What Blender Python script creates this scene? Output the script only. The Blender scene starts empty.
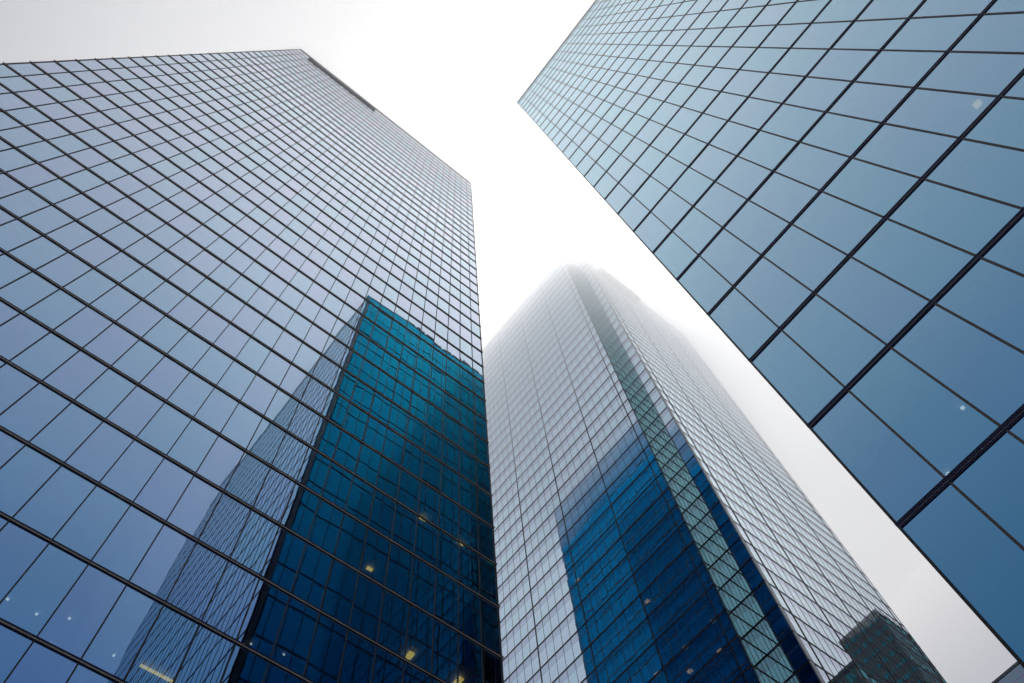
import bpy, math, random
from mathutils import Vector, Matrix
random.seed(7)
SC = bpy.context.scene
COL = SC.collection
EYE = 1.6                                   # camera height above the plaza

# ------------------------------------------------------------------ camera
AX = ((0.777925, 0.570848, 0.26261), (-0.625632, 0.742541, 0.239203), (-0.05845, -0.350379, 0.934782))
FPX = 801.586
cam = bpy.data.cameras.new('camera'); cam_o = bpy.data.objects.new('camera', cam); COL.objects.link(cam_o)
cam.sensor_width = 36.0; cam.lens = FPX * 36.0 / 1024.0; cam.clip_start = 0.1; cam.clip_end = 6000
cam_o.matrix_world = Matrix(((AX[0][0], -AX[0][1], -AX[0][2], 0), (AX[1][0], -AX[1][1], -AX[1][2], 0),
                             (AX[2][0], -AX[2][1], -AX[2][2], EYE), (0, 0, 0, 1)))
SC.camera = cam_o
SUN = Vector((0.2346, 0.1067, 0.9662)).normalized()

# ------------------------------------------------------------------ materials
def mat(name):
    m = bpy.data.materials.new(name); m.use_nodes = True
    nt = m.node_tree; nt.nodes.clear()
    out = nt.nodes.new('ShaderNodeOutputMaterial')
    return m, nt, out
def N(nt, kind, **kw):
    n = nt.nodes.new(kind)
    for k, v in kw.items(): setattr(n, k, v)
    return n
def math_node(nt, op, a, b=None, clamp=False):
    n = nt.nodes.new('ShaderNodeMath'); n.operation = op; n.use_clamp = clamp
    for i, v in enumerate((a, b)):
        if v is None: continue
        if isinstance(v, (int, float)): n.inputs[i].default_value = v
        else: nt.links.new(v, n.inputs[i])
    return n.outputs[0]
def glass(name, f0, edge, power, trans, wob=0.004, wscale=0.55, vary=0.10, rough=0.0):
    """coated facade glass: tinted mirror reflection that whitens towards grazing, dark tinted see-through"""
    m, nt, out = mat(name)
    lw = N(nt, 'ShaderNodeLayerWeight'); lw.inputs['Blend'].default_value = 0.5
    pw = N(nt, 'ShaderNodeCombineXYZ')                       # the coating turns neutral later in red than in blue
    for i, k in enumerate((1.22, 1.0, .92)): nt.links.new(math_node(nt, 'POWER', lw.outputs['Facing'], power*k), pw.inputs[i])
    mix = N(nt, 'ShaderNodeMix', data_type='VECTOR', factor_mode='NON_UNIFORM'); nt.links.new(pw.outputs[0], mix.inputs[1])
    at = N(nt, 'ShaderNodeAttribute', attribute_name='pane')
    hue = N(nt, 'ShaderNodeMix', data_type='RGBA', blend_type='MIX')   # coating differs a little from pane to pane
    nt.links.new(at.outputs['Fac'], hue.inputs['Factor'])
    hue.inputs['A'].default_value = (f0[0]*(1+2.6*vary), f0[1]*(1-0.9*vary), f0[2]*(1+0.2*vary), 1)
    hue.inputs['B'].default_value = (f0[0]*(1-2.2*vary), f0[1]*(1+1.0*vary), f0[2]*(1+0.3*vary), 1)
    nt.links.new(hue.outputs['Result'], mix.inputs[4])
    e2 = N(nt, 'ShaderNodeMix', data_type='RGBA'); nt.links.new(at.outputs['Fac'], e2.inputs['Factor'])
    e2.inputs['A'].default_value = (edge[0]*(1+.3*vary), edge[1]*(1-.15*vary), edge[2]*(1+.1*vary), 1)
    e2.inputs['B'].default_value = (edge[0]*(1-.5*vary), edge[1], edge[2]*(1-.1*vary), 1)
    nt.links.new(e2.outputs['Result'], mix.inputs[5])
    geo = N(nt, 'ShaderNodeNewGeometry')
    mp = N(nt, 'ShaderNodeMapping'); mp.inputs['Scale'].default_value = (.9, .9, .22); nt.links.new(geo.outputs['Position'], mp.inputs['Vector'])
    st = N(nt, 'ShaderNodeTexNoise'); st.inputs['Scale'].default_value = 1.4; st.inputs['Detail'].default_value = 4; nt.links.new(mp.outputs[0], st.inputs['Vector'])
    hf = math_node(nt, 'ADD', at.outputs['Fac'], math_node(nt, 'MULTIPLY', math_node(nt, 'SUBTRACT', st.outputs['Fac'], .5), .9), clamp=True)
    nt.links.new(hf, hue.inputs['Factor']); nt.links.new(hf, e2.inputs['Factor'])
    no = N(nt, 'ShaderNodeTexNoise'); no.inputs['Scale'].default_value = wscale; no.inputs['Detail'].default_value = 1.0
    off = N(nt, 'ShaderNodeVectorMath', operation='SCALE'); off.inputs[0].default_value = (13, 7, 29)
    nt.links.new(at.outputs['Fac'], off.inputs['Scale'])
    add = N(nt, 'ShaderNodeVectorMath', operation='ADD')
    nt.links.new(geo.outputs['Position'], add.inputs[0]); nt.links.new(off.outputs[0], add.inputs[1])
    nt.links.new(add.outputs[0], no.inputs['Vector'])
    bp = N(nt, 'ShaderNodeBump'); bp.inputs['Strength'].default_value = 1.0; bp.inputs['Distance'].default_value = wob
    nt.links.new(no.outputs['Fac'], bp.inputs['Height'])
    gl = N(nt, 'ShaderNodeBsdfGlossy'); gl.inputs['Roughness'].default_value = rough
    nt.links.new(mix.outputs[1], gl.inputs['Color']); nt.links.new(bp.outputs['Normal'], gl.inputs['Normal'])
    tr = N(nt, 'ShaderNodeBsdfTransparent'); tr.inputs['Color'].default_value = (*trans, 1)
    ad = N(nt, 'ShaderNodeAddShader'); nt.links.new(gl.outputs[0], ad.inputs[0]); nt.links.new(tr.outputs[0], ad.inputs[1])
    nt.links.new(ad.outputs[0], out.inputs['Surface'])
    return m
def paint(name, col, rough=0.5, metal=0.0, var=0.25, scale=1.3):
    m, nt, out = mat(name)
    p = N(nt, 'ShaderNodeBsdfPrincipled'); p.inputs['Roughness'].default_value = rough; p.inputs['Metallic'].default_value = metal; p.inputs['Specular IOR Level'].default_value = .25
    no = N(nt, 'ShaderNodeTexNoise'); no.inputs['Scale'].default_value = scale; no.inputs['Detail'].default_value = 5
    geo = N(nt, 'ShaderNodeNewGeometry'); nt.links.new(geo.outputs['Position'], no.inputs['Vector'])
    mx = N(nt, 'ShaderNodeMix', data_type='RGBA'); nt.links.new(no.outputs['Fac'], mx.inputs['Factor'])
    mx.inputs['A'].default_value = (*[c*(1-var) for c in col], 1); mx.inputs['B'].default_value = (*[c*(1+var) for c in col], 1)
    nt.links.new(mx.outputs['Result'], p.inputs['Base Color']); nt.links.new(p.outputs[0], out.inputs['Surface'])
    return m
def lamp_mat(name, col, s):
    m, nt, out = mat(name); e = N(nt, 'ShaderNodeEmission')
    e.inputs['Color'].default_value = (*col, 1); e.inputs['Strength'].default_value = s
    nt.links.new(e.outputs[0], out.inputs['Surface']); return m
M = {
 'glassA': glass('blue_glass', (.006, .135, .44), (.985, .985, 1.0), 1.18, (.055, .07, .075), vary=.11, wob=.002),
 'glassC': glass('steel_blue_glass', (.012, .17, .39), (.84, .96, 1.0), 1.22, (.06, .07, .07), vary=.06, wob=.0015),
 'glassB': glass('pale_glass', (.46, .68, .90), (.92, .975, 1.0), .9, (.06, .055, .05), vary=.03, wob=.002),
 'spanB': glass('spandrel_glass', (.33, .43, .58), (.86, .88, .97), .95, (.01, .015, .02), vary=.03, rough=.03, wob=.002),
 'glassN': glass('green_glass', (.02, .12, .13), (.50, .68, .64), 1.3, (.03, .05, .06), vary=.06, wob=.002),
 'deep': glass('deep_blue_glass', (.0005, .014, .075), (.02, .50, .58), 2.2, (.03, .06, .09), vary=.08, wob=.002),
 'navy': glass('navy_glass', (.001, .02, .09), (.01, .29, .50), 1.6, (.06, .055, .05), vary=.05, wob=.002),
 'frame': paint('dark_bronze_frame', (.010, .013, .05), .75),
 'soffit': paint('ledge_soffit', (.75, .66, .57), .7),
 'mull': paint('mullion_metal', (.022, .021, .026), .45),
 'mullC': paint('brown_mullion_metal', (.075, .062, .058), .5),
 'core': paint('office_core', (.05, .06, .08), .9),
 'ceil': paint('office_ceiling', (.35, .36, .36), .9),
 'roof': paint('roof_membrane', (.22, .22, .23), .9),
 'letter': paint('sign_letter_metal', (.12, .12, .15), .5),
 'pale_post': paint('pale_corner_panel', (.62, .63, .68), .35),
 'dark_post': paint('dark_corner_panel', (.012, .013, .017), .4),
 'plaza': paint('plaza_paving', (.48, .47, .45), .9, scale=.4),
 'concrete': paint('dark_concrete', (.085, .10, .115), .8),
 'teal': glass('teal_glass', (.02, .11, .13), (.13, .28, .31), 1.3, (.02, .04, .05)),
 'greyglass': glass('grey_glass', (.20, .26, .31), (.72, .80, .86), 1.2, (.03, .04, .05)),
 'lampw': lamp_mat('cool_downlight', (1, .96, .90), 4.2),
 'lampy': lamp_mat('warm_ceiling_light', (1, .66, .12), 5),
 'lampo': lamp_mat('dim_warm_ceiling_light', (1, .74, .40), 2.4),
}

# ------------------------------------------------------------------ object helpers
def obj(name, verts, faces, mats, parent=None, fmats=None, pane=None):
    me = bpy.data.meshes.new(name); me.from_pydata(verts, [], faces)
    for m in (mats if isinstance(mats, (list, tuple)) else [mats]): me.materials.append(m)
    if fmats: me.polygons.foreach_set('material_index', fmats)
    if pane is not None:
        a = me.attributes.new('pane', 'FLOAT', 'FACE'); a.data.foreach_set('value', pane)
    me.update()
    o = bpy.data.objects.new(name, me); COL.objects.link(o)
    if parent: o.parent = parent
    return o
def thing(name, label, cat, group=None):
    o = bpy.data.objects.new(name, None); COL.objects.link(o)
    o['label'] = label; o['category'] = cat
    if group: o['group'] = group
    return o
class MB:
    def __init__(s): s.v = []; s.f = []; s.m = []; s.p = []
    def quad(s, a, b, c, d, mi=0, p=0.5):
        k = len(s.v); s.v += [a, b, c, d]; s.f.append((k, k+1, k+2, k+3)); s.m.append(mi); s.p.append(p)
    def box(s, x0, x1, y0, y1, z0, z1, mi=0, mbot=None):
        k = len(s.v)
        s.v += [(x0,y0,z0),(x1,y0,z0),(x1,y1,z0),(x0,y1,z0),(x0,y0,z1),(x1,y0,z1),(x1,y1,z1),(x0,y1,z1)]
        for i, f in enumerate([(0,3,2,1),(4,5,6,7),(0,1,5,4),(1,2,6,5),(2,3,7,6),(3,0,4,7)]):
            s.f.append(tuple(k+j for j in f)); s.m.append(mbot if (i == 0 and mbot is not None) else mi); s.p.append(.5)
    def obox(s, P, t, n, a0, a1, d0, d1, z0, z1, mi=0, mbot=None):
        """box along a facade: a along tangent t, d along normal n"""
        pts = [(a0,d0,z0),(a1,d0,z0),(a1,d1,z0),(a0,d1,z0),(a0,d0,z1),(a1,d0,z1),(a1,d1,z1),(a0,d1,z1)]
        k = len(s.v)
        s.v += [(P[0]+t[0]*a+n[0]*d, P[1]+t[1]*a+n[1]*d, z) for a, d, z in pts]
        for i, f in enumerate([(0,3,2,1),(4,5,6,7),(0,1,5,4),(1,2,6,5),(2,3,7,6),(3,0,4,7)]):
            s.f.append(tuple(k+j for j in f)); s.m.append(mbot if (i == 0 and mbot is not None) else mi); s.p.append(.5)
    def build(s, name, mats, parent=None, pane=False):
        return obj(name, s.v, s.f, mats, parent, s.m, s.p if pane else None)

def offset(poly, d):
    """rectilinear outline (counter-clockwise) pushed outwards by d"""
    out = []; n = len(poly)
    for i in range(n):
        a, b, c = poly[i-1], poly[i], poly[(i+1) % n]
        def nor(p, q):
            L = math.hypot(q[0]-p[0], q[1]-p[1]); return ((q[1]-p[1])/L, -(q[0]-p[0])/L)
        n1, n2 = nor(a, b), nor(b, c)
        out.append((b[0]+(n1[0]+n2[0])*d, b[1]+(n1[1]+n2[1])*d))
    return out
def ring(mb, poly, din, dout, z0, z1, mi=0, mbot=None):
    pi_, po = offset(poly, din), offset(poly, dout); n = len(poly)
    for i in range(n):
        j = (i+1) % n
        a, b, c, d = pi_[i], pi_[j], po[j], po[i]
        mb.quad((*d, z0), (*c, z0), (*c, z1), (*d, z1), mi)
        mb.quad((*a, z0), (*b, z0), (*c, z0), (*d, z0), mi if mbot is None else mbot)
        mb.quad((*d, z1), (*c, z1), (*b, z1), (*a, z1), mi)
def prism(mb, poly, z0, z1, mi=0, mbot=None):
    n = len(poly); k = len(mb.v)
    mb.v += [(*p, z0) for p in poly] + [(*p, z1) for p in poly]
    for i in range(n):
        j = (i+1) % n; mb.f.append((k+i, k+j, k+n+j, k+n+i)); mb.m.append(mi); mb.p.append(.5)
    mb.f.append(tuple(k+n-1-i for i in range(n))); mb.m.append(mi if mbot is None else mbot); mb.p.append(.5)
    mb.f.append(tuple(k+n+i for i in range(n))); mb.m.append(mi); mb.p.append(.5)

# projected size of a pane in the photograph, to pick the ones that show largest
def project(p):
    d = Vector(p) - Vector((0, 0, EYE))
    x, y, z = (sum(d[i]*AX[i][k] for i in range(3)) for k in range(3))
    if z < 0.2: return None
    return (512 + FPX*x/z, 341.5 + FPX*y/z)
def shown(q, n):
    c = [sum(v[i] for v in q)/4 for i in range(3)]
    if (c[0]*n[0] + c[1]*n[1]) >= 0: return 0
    pc = project(c)
    if pc is None or not (0 <= pc[0] <= 1024 and 0 <= pc[1] <= 683): return 0
    ps = [project(v) for v in q]
    if None in ps: return 0
    ps = [(min(max(p[0], 0), 1024), min(max(p[1], 0), 683)) for p in ps]
    return abs(sum(ps[i][0]*ps[(i+1) % 4][1] - ps[(i+1) % 4][0]*ps[i][1] for i in range(4)))/2

def panes(P, t, n, edges, zs, gap, mi_of, tilt):
    """glass of one facade between the edges along it and the floor lines; every pane sits a hair out of true"""
    out = []
    for a0, a1 in zip(edges[:-1], edges[1:]):
        for zi in range(len(zs)-1):
            for (z0, z1, mi) in mi_of(zs[zi], zs[zi+1]):
                tx, tz = random.gauss(0, tilt)*(a1-a0)/2, random.gauss(0, tilt)*(z1-z0)/2
                pt = lambda a, d, z: (P[0]+t[0]*a+n[0]*d, P[1]+t[1]*a+n[1]*d, z)
                q = [pt(a0, -.02+tx+tz, z0), pt(a1, -.02-tx+tz, z0), pt(a1, -.02-tx-tz, z1), pt(a0, -.02+tx-tz, z1)]
                out.append((shown(q, n), q, mi, random.random()))
    return out
def make_windows(root, plist, mats, names=('window',), kinds=None, top=100):
    """the 100 largest of each kind as parts of their own, the rest as one part"""
    for mi, nm in enumerate(names):
        group = sorted((p for p in plist if names[kinds[p[2]] if kinds else 0] == nm), key=lambda p: -p[0])
        big, rest = group[:top], group[top:]
        for _, q, m_, r in big:
            obj(nm, q, [(0, 1, 2, 3)], mats[m_], root, None, [r])
        mb = MB()
        for _, q, m_, r in rest: mb.quad(*q, m_, r)
        if rest:
            o = mb.build(nm, mats, root, True); o['kind'] = 'stuff'
def facade_mullions(root, P, t, n, offs, z0, z1, w, d, m, name='mullion'):
    for a in offs:
        mb = MB(); mb.obox(P, t, n, a-w/2, a+w/2, -.06, d, z0, z1); mb.build(name, m, root)
def post(root, x, y, s, z0, z1, m, name='corner_post'):
    mb = MB(); mb.box(x-s, x+s, y-s, y+s, z0, z1); mb.build(name, m, root)
def floors_mesh(root, poly, zs, inset=.35, core=9.0):
    mb = MB(); slab = offset(poly, -inset)
    for z in zs: prism(mb, slab, z-.55, z-.05, 1)
    prism(mb, offset(poly, -core), 0, zs[-1]-1, 0)
    mb.build('office_floors', [M['core'], M['ceil']], root)
def lamp(root, kind, g, zc, r=.05, lng=None):
    """ceiling light hung under the slab: g = where one sees it in the glass from the plaza, zc = ceiling height (both from eye level)"""
    k = zc/g[2]; x, y, z = g[0]*k, g[1]*k, zc + EYE
    mb = MB()
    if lng: mb.box(x-lng[0]/2, x+lng[0]/2, y-lng[1]/2, y+lng[1]/2, z-.07, z)
    else:
        k0 = len(mb.v); nn = 12
        for zz in (z-.05, z): mb.v += [(x+r*math.cos(6.2832*i/nn), y+r*math.sin(6.2832*i/nn), zz) for i in range(nn)]
        for i in range(nn): mb.f.append((k0+i, k0+(i+1) % nn, k0+nn+(i+1) % nn, k0+nn+i)); mb.m.append(0); mb.p.append(0)
        mb.f.append(tuple(k0+nn-1-i for i in range(nn))); mb.m.append(0); mb.p.append(0)
    mb.build('ceiling_light', M[kind], root)
def parapet(root, poly, z0, z1, mglass):
    mb = MB(); prism(mb, offset(poly, -1.0), z0-.5, z0); mb.build('roof', M['roof'], root)
    mb = MB(); ring(mb, poly, -.35, -.02, z0-.3, z1, 0); mb.build('parapet', mglass, root)
    mb = MB(); ring(mb, poly, -.40, .06, z1, z1+.10, 0); mb.build('parapet_cap', M['frame'], root)
def letters(root, P, t, n, segs, z0, h, d0, d1):
    """raised box letters standing on a rail; seen from straight below only their undersides read"""
    mb = MB(); mb.obox(P, t, n, segs[0][0], segs[-1][1], d0-.25, d0, z0+.25, z0+.45); mb.obox(P, t, n, segs[0][0], segs[-1][1], d0-.25, d0, z0+h-.5, z0+h-.3)
    mb.build('sign_rail', M['frame'], root)
    for a, b, k in segs:
        mb = MB(); s = min(.55, (b-a)*.3)
        mb.obox(P, t, n, a, b, d0, d1, z0, z0+.5)
        mb.obox(P, t, n, a, a+s, d0, d1, z0+.5, z0+h-.5)
        mb.obox(P, t, n, a, b, d0, d1, z0+h-.5, z0+h)
        if k: mb.obox(P, t, n, b-s, b, d0, d1, z0+.5, z0+h-.5)
        mb.build('letter', M['letter'], root)

# ------------------------------------------------------------------ tower at the left
def frange(a, b, s):
    out = []
    while a < b - 1e-6: out.append(a); a += s
    return out
def floor_ledges(root, poly, zs, d, h, tr, trd, mats):
    for z in zs:
        mb = MB()
        ring(mb, poly, -.05, d, z, z+h, 0, 1)
        ring(mb, poly, -.05, trd, z-tr, z-.001, 0)
        mb.build('floor_ledge', mats, root)
X = (1, 0); Y = (0, 1)
A_ = thing('glass_tower', 'tall blue glass tower filling the left half, reflecting a teal tower', 'skyscraper', 'glass skyscrapers around the plaza')
polyA = [(-25.5, 22.5), (19.93, 22.5), (19.93, 76.7), (-25.5, 76.7)]
zA = [EYE + 33.2 + 3.975*k for k in range(-8, 38)]           # floor lines, last one just under the roof
mulA = [.30 + 1.525*k for k in range(-16, 13)]
edA = [-25.5] + mulA + [19.93]
mulA2 = frange(22.5+1.525, 76, 1.525); edA2 = [22.5] + mulA2 + [76.7]
zsA = [0.1] + zA
one = lambda mi: (lambda a, b: [(a, b, mi)])
pl = panes((0, 22.5), X, (0, -1), edA, zsA, 0, one(0), .0013)
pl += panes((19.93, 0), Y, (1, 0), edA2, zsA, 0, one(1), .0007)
pl += panes((-25.5, 0), Y, (-1, 0), [22.5, 76.7], zsA, 0, one(0), 0) + panes((0, 76.7), X, (0, 1), [-25.5, 19.93], zsA, 0, one(0), 0)
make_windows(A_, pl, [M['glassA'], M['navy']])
facade_mullions(A_, (0, 22.5), X, (0, -1), mulA, .1, zA[-1], .055, .02, M['mull'])
facade_mullions(A_, (19.93, 0), Y, (1, 0), mulA2, .1, zA[-1], .055, .02, M['mull'])
floor_ledges(A_, polyA, zA, .072, .085, .05, .010, [M['frame'], M['soffit']])
for p in polyA: post(A_, p[0]-math.copysign(.05, p[0]), p[1]+(.05 if p[1] < 50 else -.05), .06, .1, zA[-1], M['mull'])
floors_mesh(A_, polyA, zA)
parapet(A_, polyA, zA[-1], zA[-1]+1.6, M['glassA'])
for g, zc, kind, kw in [((-1.12,22.5,22.2), 24.6, 'lampw', {}), ((-.12,22.5,22.2), 24.6, 'lampw', {}), ((.81,22.5,22.65), 24.6, 'lampw', {}),
        ((.78,22.5,21.35), 24.6, 'lampw', dict(r=.06)), ((2.67,22.5,22.14), 24.6, 'lampw', {}), ((4.2,22.5,22.3), 24.6, 'lampy', dict(lng=(1.35,.10))),
        ((14.24,22.5,29.64), 32.5, 'lampy', dict(lng=(.32,.6))), ((17.07,22.5,29.84), 32.5, 'lampy', dict(lng=(.32,.6))), ((10.88,22.5,48.08), 52.4, 'lampo', {}),
        ((14.39,22.5,41.18), 44.45, 'lampy', dict(lng=(.5,.25))), ((17.23,22.5,41.09), 44.45, 'lampy', dict(lng=(.4,.2))), ((11.48,22.5,33.95), 36.5, 'lampy', dict(lng=(.35,.2))),
        ((6.99,22.5,25.59), 28.6, 'lampw', dict(r=.05)), ((8.4,22.5,25.94), 28.6, 'lampw', dict(r=.05))]:
    lamp(A_, kind, g, zc, **kw)
sgA = thing('rooftop_sign', 'dark grey letters of a sign along the roofline of the left tower', 'sign')
k = (22.5-5.8)/610
segs = [(-22.5+(a-160)*k, -22.5+(a-160)*k+(b-a)*k*.78, i % 3) for i, (a, b) in enumerate([(160,200),(206,262),(270,306),(311,346),(356,388),(396,428),(433,470),(481,518),(526,584),(593,622),(627,650),(657,690),(695,733),(742,770)])]
letters(sgA, (0, 22.5), X, (0, -1), segs, EYE+176.9, 2.0, .10, .32)

# ------------------------------------------------------------------ tower at the right
C_ = thing('glass_tower', 'near steel blue glass tower leaning in from the right edge, with large square panes', 'skyscraper', 'glass skyscrapers around the plaza')
uC, wC0, wC1 = 12.74, 1.82, -50.9
polyC = [(uC, wC1), (62, wC1), (62, wC0), (uC, wC0)]
HC = 134.8 + EYE
zC = [EYE + 13.66 + 4.57*k for k in range(-3, 27)]
zC = [z for z in zC if z < HC-1.2]
mulC = [.45 - 1.47*k for k in range(0, 36)][::-1]
mulC = [m for m in mulC if m > wC1 + .6]
edC = [wC1] + mulC + [wC0]
mulC2 = frange(uC+1.37, 61.5, 1.37); edC2 = [uC] + mulC2 + [62]
zsC = [.1] + zC + [HC-.2]
pl = panes((uC, 0), Y, (-1, 0), edC, zsC, 0, one(0), .0012)
pl += panes((0, wC0), X, (0, 1), edC2, zsC, 0, one(1), .0005)
pl += panes((62, 0), Y, (1, 0), [wC1, wC0], zsC, 0, one(0), 0) + panes((0, wC1), X, (0, -1), [uC, 62], zsC, 0, one(0), 0)
make_windows(C_, pl, [M['glassC'], M['deep']])
facade_mullions(C_, (uC, 0), Y, (-1, 0), mulC, .1, HC-.2, .058, .0015, M['mullC'])
facade_mullions(C_, (0, wC0), X, (0, 1), mulC2, .1, HC-.2, .07, .02, M['mull'])
floor_ledges(C_, polyC, zC, .014, .13, .07, .004, [M['frame'], M['soffit']])
post(C_, uC+.02, wC0-.02, .03, .1, HC-.2, M['dark_post']); post(C_, uC+.02, wC1+.02, .03, .1, HC-.2, M['dark_post'])
mb = MB(); mb.box(uC+.16, uC+.62, wC0-.1, wC0+.02, .1, HC-.2); mb.build('corner_panel', M['dark_post'], C_)
floors_mesh(C_, polyC, zC)
parapet(C_, polyC, HC-.2, HC+.9, M['deep'])
lamp(C_, 'lampw', (12.74, .35, 13.8), 17.6, r=.07); lamp(C_, 'lampw', (12.74, -.87, 14.9), 17.6, r=.05)
lamp(C_, 'lampo', (12.74, -8.04, 23.5), 26.7, lng=(.2, .26))
sgC = thing('rooftop_sign', 'dark sign letters on the roof edge of the right tower, mirrored in the left tower', 'sign')
letters(sgC, (0, wC0), X, (0, 1), [(21+2.1*i, 22.6+2.1*i, i % 2) for i in range(8)], HC+.9, 1.0, -.3, 0)

# ------------------------------------------------------------------ tower in the fog
B_ = thing('glass_tower', 'pale glass tower in the middle with a notched corner, its top lost in fog', 'skyscraper', 'glass skyscrapers around the plaza')
uB, uN, uBe, wN, wR, wBe = 54.65, 58.8, 98.1, 26.5, 22.83, 82.0
polyB = [(uB, wBe), (uB, wN), (uN, wN), (uN, wR), (uBe, wR), (uBe, wBe)]
HB = 211.3 + EYE
zB = [EYE + 82.4 + 4.0*k for k in range(-19, 33)]
heavyL = [27.75 + 9.15*k if k == 0 else 36.05 + 9.15*(k-1) for k in range(0, 6)]
def thin(hv, lo, hi, n=6):
    out = []
    for a, b in zip(hv[:-1], hv[1:]): out += [a+(b-a)*i/n for i in range(1, n)]
    return [x for x in out if lo < x < hi]
thinL = thin([26.9] + heavyL[1:] + [81.8], 27.9, wBe)
heavyR = [60.95 + 8.92*k for k in range(5)]
thinR = thin([52.03] + heavyR, uN+.3, uBe)
edL = sorted([wN, wBe] + heavyL + thinL); edR = sorted([uN, uBe] + heavyR + thinR)
zsB = [.1] + zB + [HB-.3]
def two(a, b):
    h = (b-a)*.36
    return [(a, b-h, 0), (b-h, b, 1)]
nB = [uB + (uN-uB)*i/4 for i in range(5)]; nB2 = [wR, (wR+wN)/2, wN]
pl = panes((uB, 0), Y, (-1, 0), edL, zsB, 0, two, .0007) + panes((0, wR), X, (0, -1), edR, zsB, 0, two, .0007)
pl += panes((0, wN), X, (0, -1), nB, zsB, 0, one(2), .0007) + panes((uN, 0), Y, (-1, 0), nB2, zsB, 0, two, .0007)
pl += panes((uBe, 0), Y, (1, 0), [wR, wBe], zsB, 0, one(0), 0) + panes((0, wBe), X, (0, 1), [uB, uBe], zsB, 0, one(0), 0)
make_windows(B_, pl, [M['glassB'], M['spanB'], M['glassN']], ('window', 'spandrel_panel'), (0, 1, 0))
for (P, t, n, th, hv) in (((uB, 0), Y, (-1, 0), thinL, heavyL), ((0, wR), X, (0, -1), thinR, heavyR), ((0, wN), X, (0, -1), nB[1:-1], []), ((uN, 0), Y, (-1, 0), [nB2[1]], [])):
    facade_mullions(B_, P, t, n, th, .1, HB-.3, .04, .004, M['mull'])
    facade_mullions(B_, P, t, n, hv, .1, HB-.3, .14, .04, M['mull'], 'pier_mullion')
floor_ledges(B_, polyB, zB, .035, .18, .05, .008, [M['frame'], M['soffit']])
for x, y in ((uB+.05, wN+.05), (uB+.05, wBe-.05), (uBe-.05, wR+.05), (uBe-.05, wBe-.05)): post(B_, x, y, .06, .1, HB-.3, M['mull'])
mb = MB(); mb.box(uN-.03, uN+.42, wR-.03, wR+.12, .1, HB-.3); mb.build('corner_panel', M['pale_post'], B_)
floors_mesh(B_, polyB, zB, core=8)
parapet(B_, polyB, HB-.3, HB+1.0, M['glassB'])
for g in [(37.06,66.5),(33.08,63.44),(32.69,66.39),(29.01,62.59),(28.4,66.4),(35.36,76.67),(44.98,90.89)]:
    zc = next(z for z in zB if z-EYE > g[1]+1.0)-EYE-.56
    lamp(B_, 'lampo', (54.65, g[0], g[1]), zc, lng=(.5, .55))
sgB = thing('rooftop_sign', 'faint grey sign line on the roof edge of the fogged middle tower', 'sign')
letters(sgB, (0, wR), X, (0, -1), [(65+1.8*i, 66.4+1.8*i, i % 3) for i in range(8)], EYE+208.2, 3.0, .3, .9)

# ------------------------------------------------------------------ the two buildings beyond
D_ = thing('office_block', 'dark stepped block with teal windows, mirrored in the lower right of the fogged tower', 'building')
def block(root, x0, x1, y0, y1, h, mg, nfl, bay, band, wall=True):
    mb = MB(); mb.box(x0, x1, y0, y1, 0, h); mb.build('wall', M['concrete'] if wall else mg, root)
    mb = MB(); mb.box(x0-.3, x1+.3, y0-.3, y1+.3, h, h+.9); mb.build('roof', M['concrete'], root)
    fh = h/nfl
    for (P, t, n, L) in (((x0, y1), X, (0, 1), x1-x0), ((x0, y0), Y, (-1, 0), y1-y0)):
        nb = max(1, int(L/bay)); bw = L/nb
        mbw = MB()
        for k in range(3, nfl):
            for i in range(nb):
                mbw.obox(P, t, n, i*bw+bw*.14, (i+1)*bw-bw*.14, -.1, .06, k*fh+fh*(1-band)/2, k*fh+fh*(1+band)/2, 0)
        o = mbw.build('window', mg, root, True); o['kind'] = 'stuff'
block(D_, 183, 206, -14.5, -.7, 178.8+EYE, M['teal'], 46, 2.1, .38)
block(D_, 147, 182.4, -14.0, -2.7, 137+EYE, M['teal'], 35, 3.4, .6)
E_ = thing('office_block', 'distant grey glass block peeking in at the bottom right corner', 'building')
block(E_, 262, 300, 30, 95, 201.5+EYE, M['greyglass'], 50, 3.2, .8, False)

# ------------------------------------------------------------------ ground, fog
g = obj('plaza', [(-900,-900,0),(900,-900,0),(900,900,0),(-900,900,0)], [(0,1,2,3)], M['plaza']); g['kind'] = 'structure'; g['label'] = 'grey stone plaza between the towers'

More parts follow.
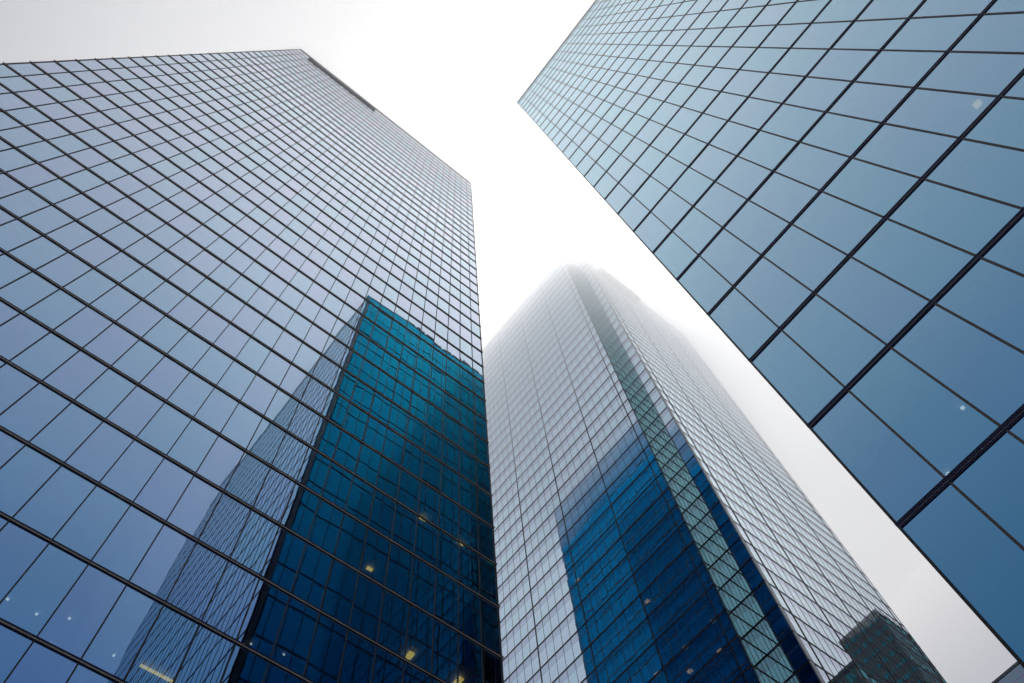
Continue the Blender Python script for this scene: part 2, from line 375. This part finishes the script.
def fog_bank():
    """low cloud round the top of the middle tower: one closed lumpy body of even density"""
    from mathutils import noise
    x0, x1, y0, y1, zt = -130, 150, -130, 140, 226
    nx, ny = 80, 76; v = []; f = []
    def step(a, b, x):
        t = min(1, max(0, (x-a)/(b-a))); return t*t*(3-2*t)
    def base(x, y):
        b = 168 + (121-168)*step(26, 44, x)                         # hangs lower round the middle tower
        b += (122-b)*step(8, 2, y)*step(6, 12, x)*step(60, 40, x)   # and touches the roof of the right one
        b += 4*noise.noise(Vector((x*.03, y*.03, 1.7))) + 4*noise.noise(Vector((x*.09, y*.09, 5.1)))
        ex = min(x-x0, x1-x, y-y0, y1-y)/26.0
        return b + (zt-10-b)*max(0, 1-ex)**2
    for s in (0, 1):
        for j in range(ny+1):
            for i in range(nx+1):
                x = x0+(x1-x0)*i/nx; y = y0+(y1-y0)*j/ny
                v.append((x, y, EYE + (base(x, y) if s == 0 else zt)))
    W = nx+1; K = W*(ny+1)
    for j in range(ny):
        for i in range(nx):
            a = j*W+i; f.append((a, a+W, a+W+1, a+1)); f.append((K+a, K+a+1, K+a+W+1, K+a+W))
    for i in range(nx):
        f.append((i, i+1, K+i+1, K+i)); a = ny*W+i; f.append((a+1, a, K+a, K+a+1))
    for j in range(ny):
        a = j*W; f.append((a+W, a, K+a, K+a+W)); a = j*W+nx; f.append((a, a+W, K+a+W, K+a))
    m, nt, out = mat('fog')
    pv = N(nt, 'ShaderNodeVolumePrincipled'); pv.inputs['Color'].default_value = (1, 1, 1, 1)
    pv.inputs['Density'].default_value = .024; pv.inputs['Anisotropy'].default_value = .87
    nt.links.new(pv.outputs[0], out.inputs['Volume'])
    o = obj('haze', v, f, m); o['kind'] = 'stuff'; o['label'] = 'white fog bank swallowing the top of the middle tower'
    for p in o.data.polygons: p.use_smooth = True
fog_bank()

# ------------------------------------------------------------------ sky and sun
wd = bpy.data.worlds.new('World'); SC.world = wd; wd.use_nodes = True
nt = wd.node_tree; nt.nodes.clear()
out = N(nt, 'ShaderNodeOutputWorld'); bg = N(nt, 'ShaderNodeBackground')
elev = math.asin(SUN.z); az = math.atan2(SUN.x, SUN.y)
sky = N(nt, 'ShaderNodeTexSky', sky_type='NISHITA', sun_disc=False, sun_elevation=elev, sun_rotation=az, dust_density=6, air_density=1.0)
hs = N(nt, 'ShaderNodeHueSaturation'); hs.inputs['Saturation'].default_value = .12; nt.links.new(sky.outputs[0], hs.inputs['Color'])
tc = N(nt, 'ShaderNodeTexCoord')
dot = N(nt, 'ShaderNodeVectorMath', operation='DOT_PRODUCT'); dot.inputs[1].default_value = SUN
nrm = N(nt, 'ShaderNodeVectorMath', operation='NORMALIZE'); nt.links.new(tc.outputs['Generated'], nrm.inputs[0]); nt.links.new(nrm.outputs[0], dot.inputs[0])
rp = N(nt, 'ShaderNodeValToRGB'); nt.links.new(dot.outputs['Value'], rp.inputs[0])   # cloud deck: brightest where the hidden sun stands
cr = rp.color_ramp; cr.interpolation = 'B_SPLINE'
stops = [(0.0, (.26,.26,.275)), (.5, (.40,.46,.57)), (.79, (.51,.51,.55)), (.86, (.88,.88,.90)), (.93, (.95,.95,.955)), (1.0, (.955,.955,.95))]
cr.elements[0].position, cr.elements[0].color = stops[0][0], (*stops[0][1], 1)
cr.elements[1].position, cr.elements[1].color = stops[-1][0], (*stops[-1][1], 1)
for p, c in stops[1:-1]:
    e = cr.elements.new(p); e.color = (*c, 1)
sc1 = N(nt, 'ShaderNodeVectorMath', operation='SCALE'); cn = N(nt, 'ShaderNodeTexNoise'); cn.inputs['Scale'].default_value = 3.2; cn.inputs['Detail'].default_value = 5; nt.links.new(nrm.outputs[0], cn.inputs['Vector'])
cm = N(nt, 'ShaderNodeMapRange'); cm.inputs['From Min'].default_value = .25; cm.inputs['From Max'].default_value = .75; cm.inputs['To Min'].default_value = .955; cm.inputs['To Max'].default_value = 1.035
nt.links.new(cn.outputs['Fac'], cm.inputs['Value'])
cs = N(nt, 'ShaderNodeVectorMath', operation='SCALE'); nt.links.new(rp.outputs[0], cs.inputs[0]); nt.links.new(cm.outputs[0], cs.inputs['Scale'])   # faint unevenness of the cloud deck
nt.links.new(cs.outputs[0], sc1.inputs[0]); sc1.inputs['Scale'].default_value = 7.9
ad = N(nt, 'ShaderNodeVectorMath', operation='ADD'); nt.links.new(sc1.outputs[0], ad.inputs[0])
sc2 = N(nt, 'ShaderNodeVectorMath', operation='SCALE'); nt.links.new(hs.outputs[0], sc2.inputs[0]); sc2.inputs['Scale'].default_value = .08
nt.links.new(sc2.outputs[0], ad.inputs[1]); nt.links.new(ad.outputs[0], bg.inputs['Color'])
bg.inputs['Strength'].default_value = .11
nt.links.new(bg.outputs[0], out.inputs['Surface'])
sl = bpy.data.lights.new('sun', 'SUN'); sl.energy = .5; sl.angle = math.radians(14); sl.color = (1, .97, .93)
so = bpy.data.objects.new('sun', sl); COL.objects.link(so); so.rotation_euler = SUN.to_track_quat('Z', 'Y').to_euler()

# ------------------------------------------------------------------ render settings
SC.view_settings.view_transform = 'Standard'; SC.view_settings.look = 'None'; SC.view_settings.exposure = 0; SC.view_settings.gamma = 1
cy = SC.cycles
cy.max_bounces = 32; cy.glossy_bounces = 6; cy.transparent_max_bounces = 10; cy.diffuse_bounces = 3; cy.volume_bounces = 24
cy.use_denoising = True; cy.caustics_reflective = True
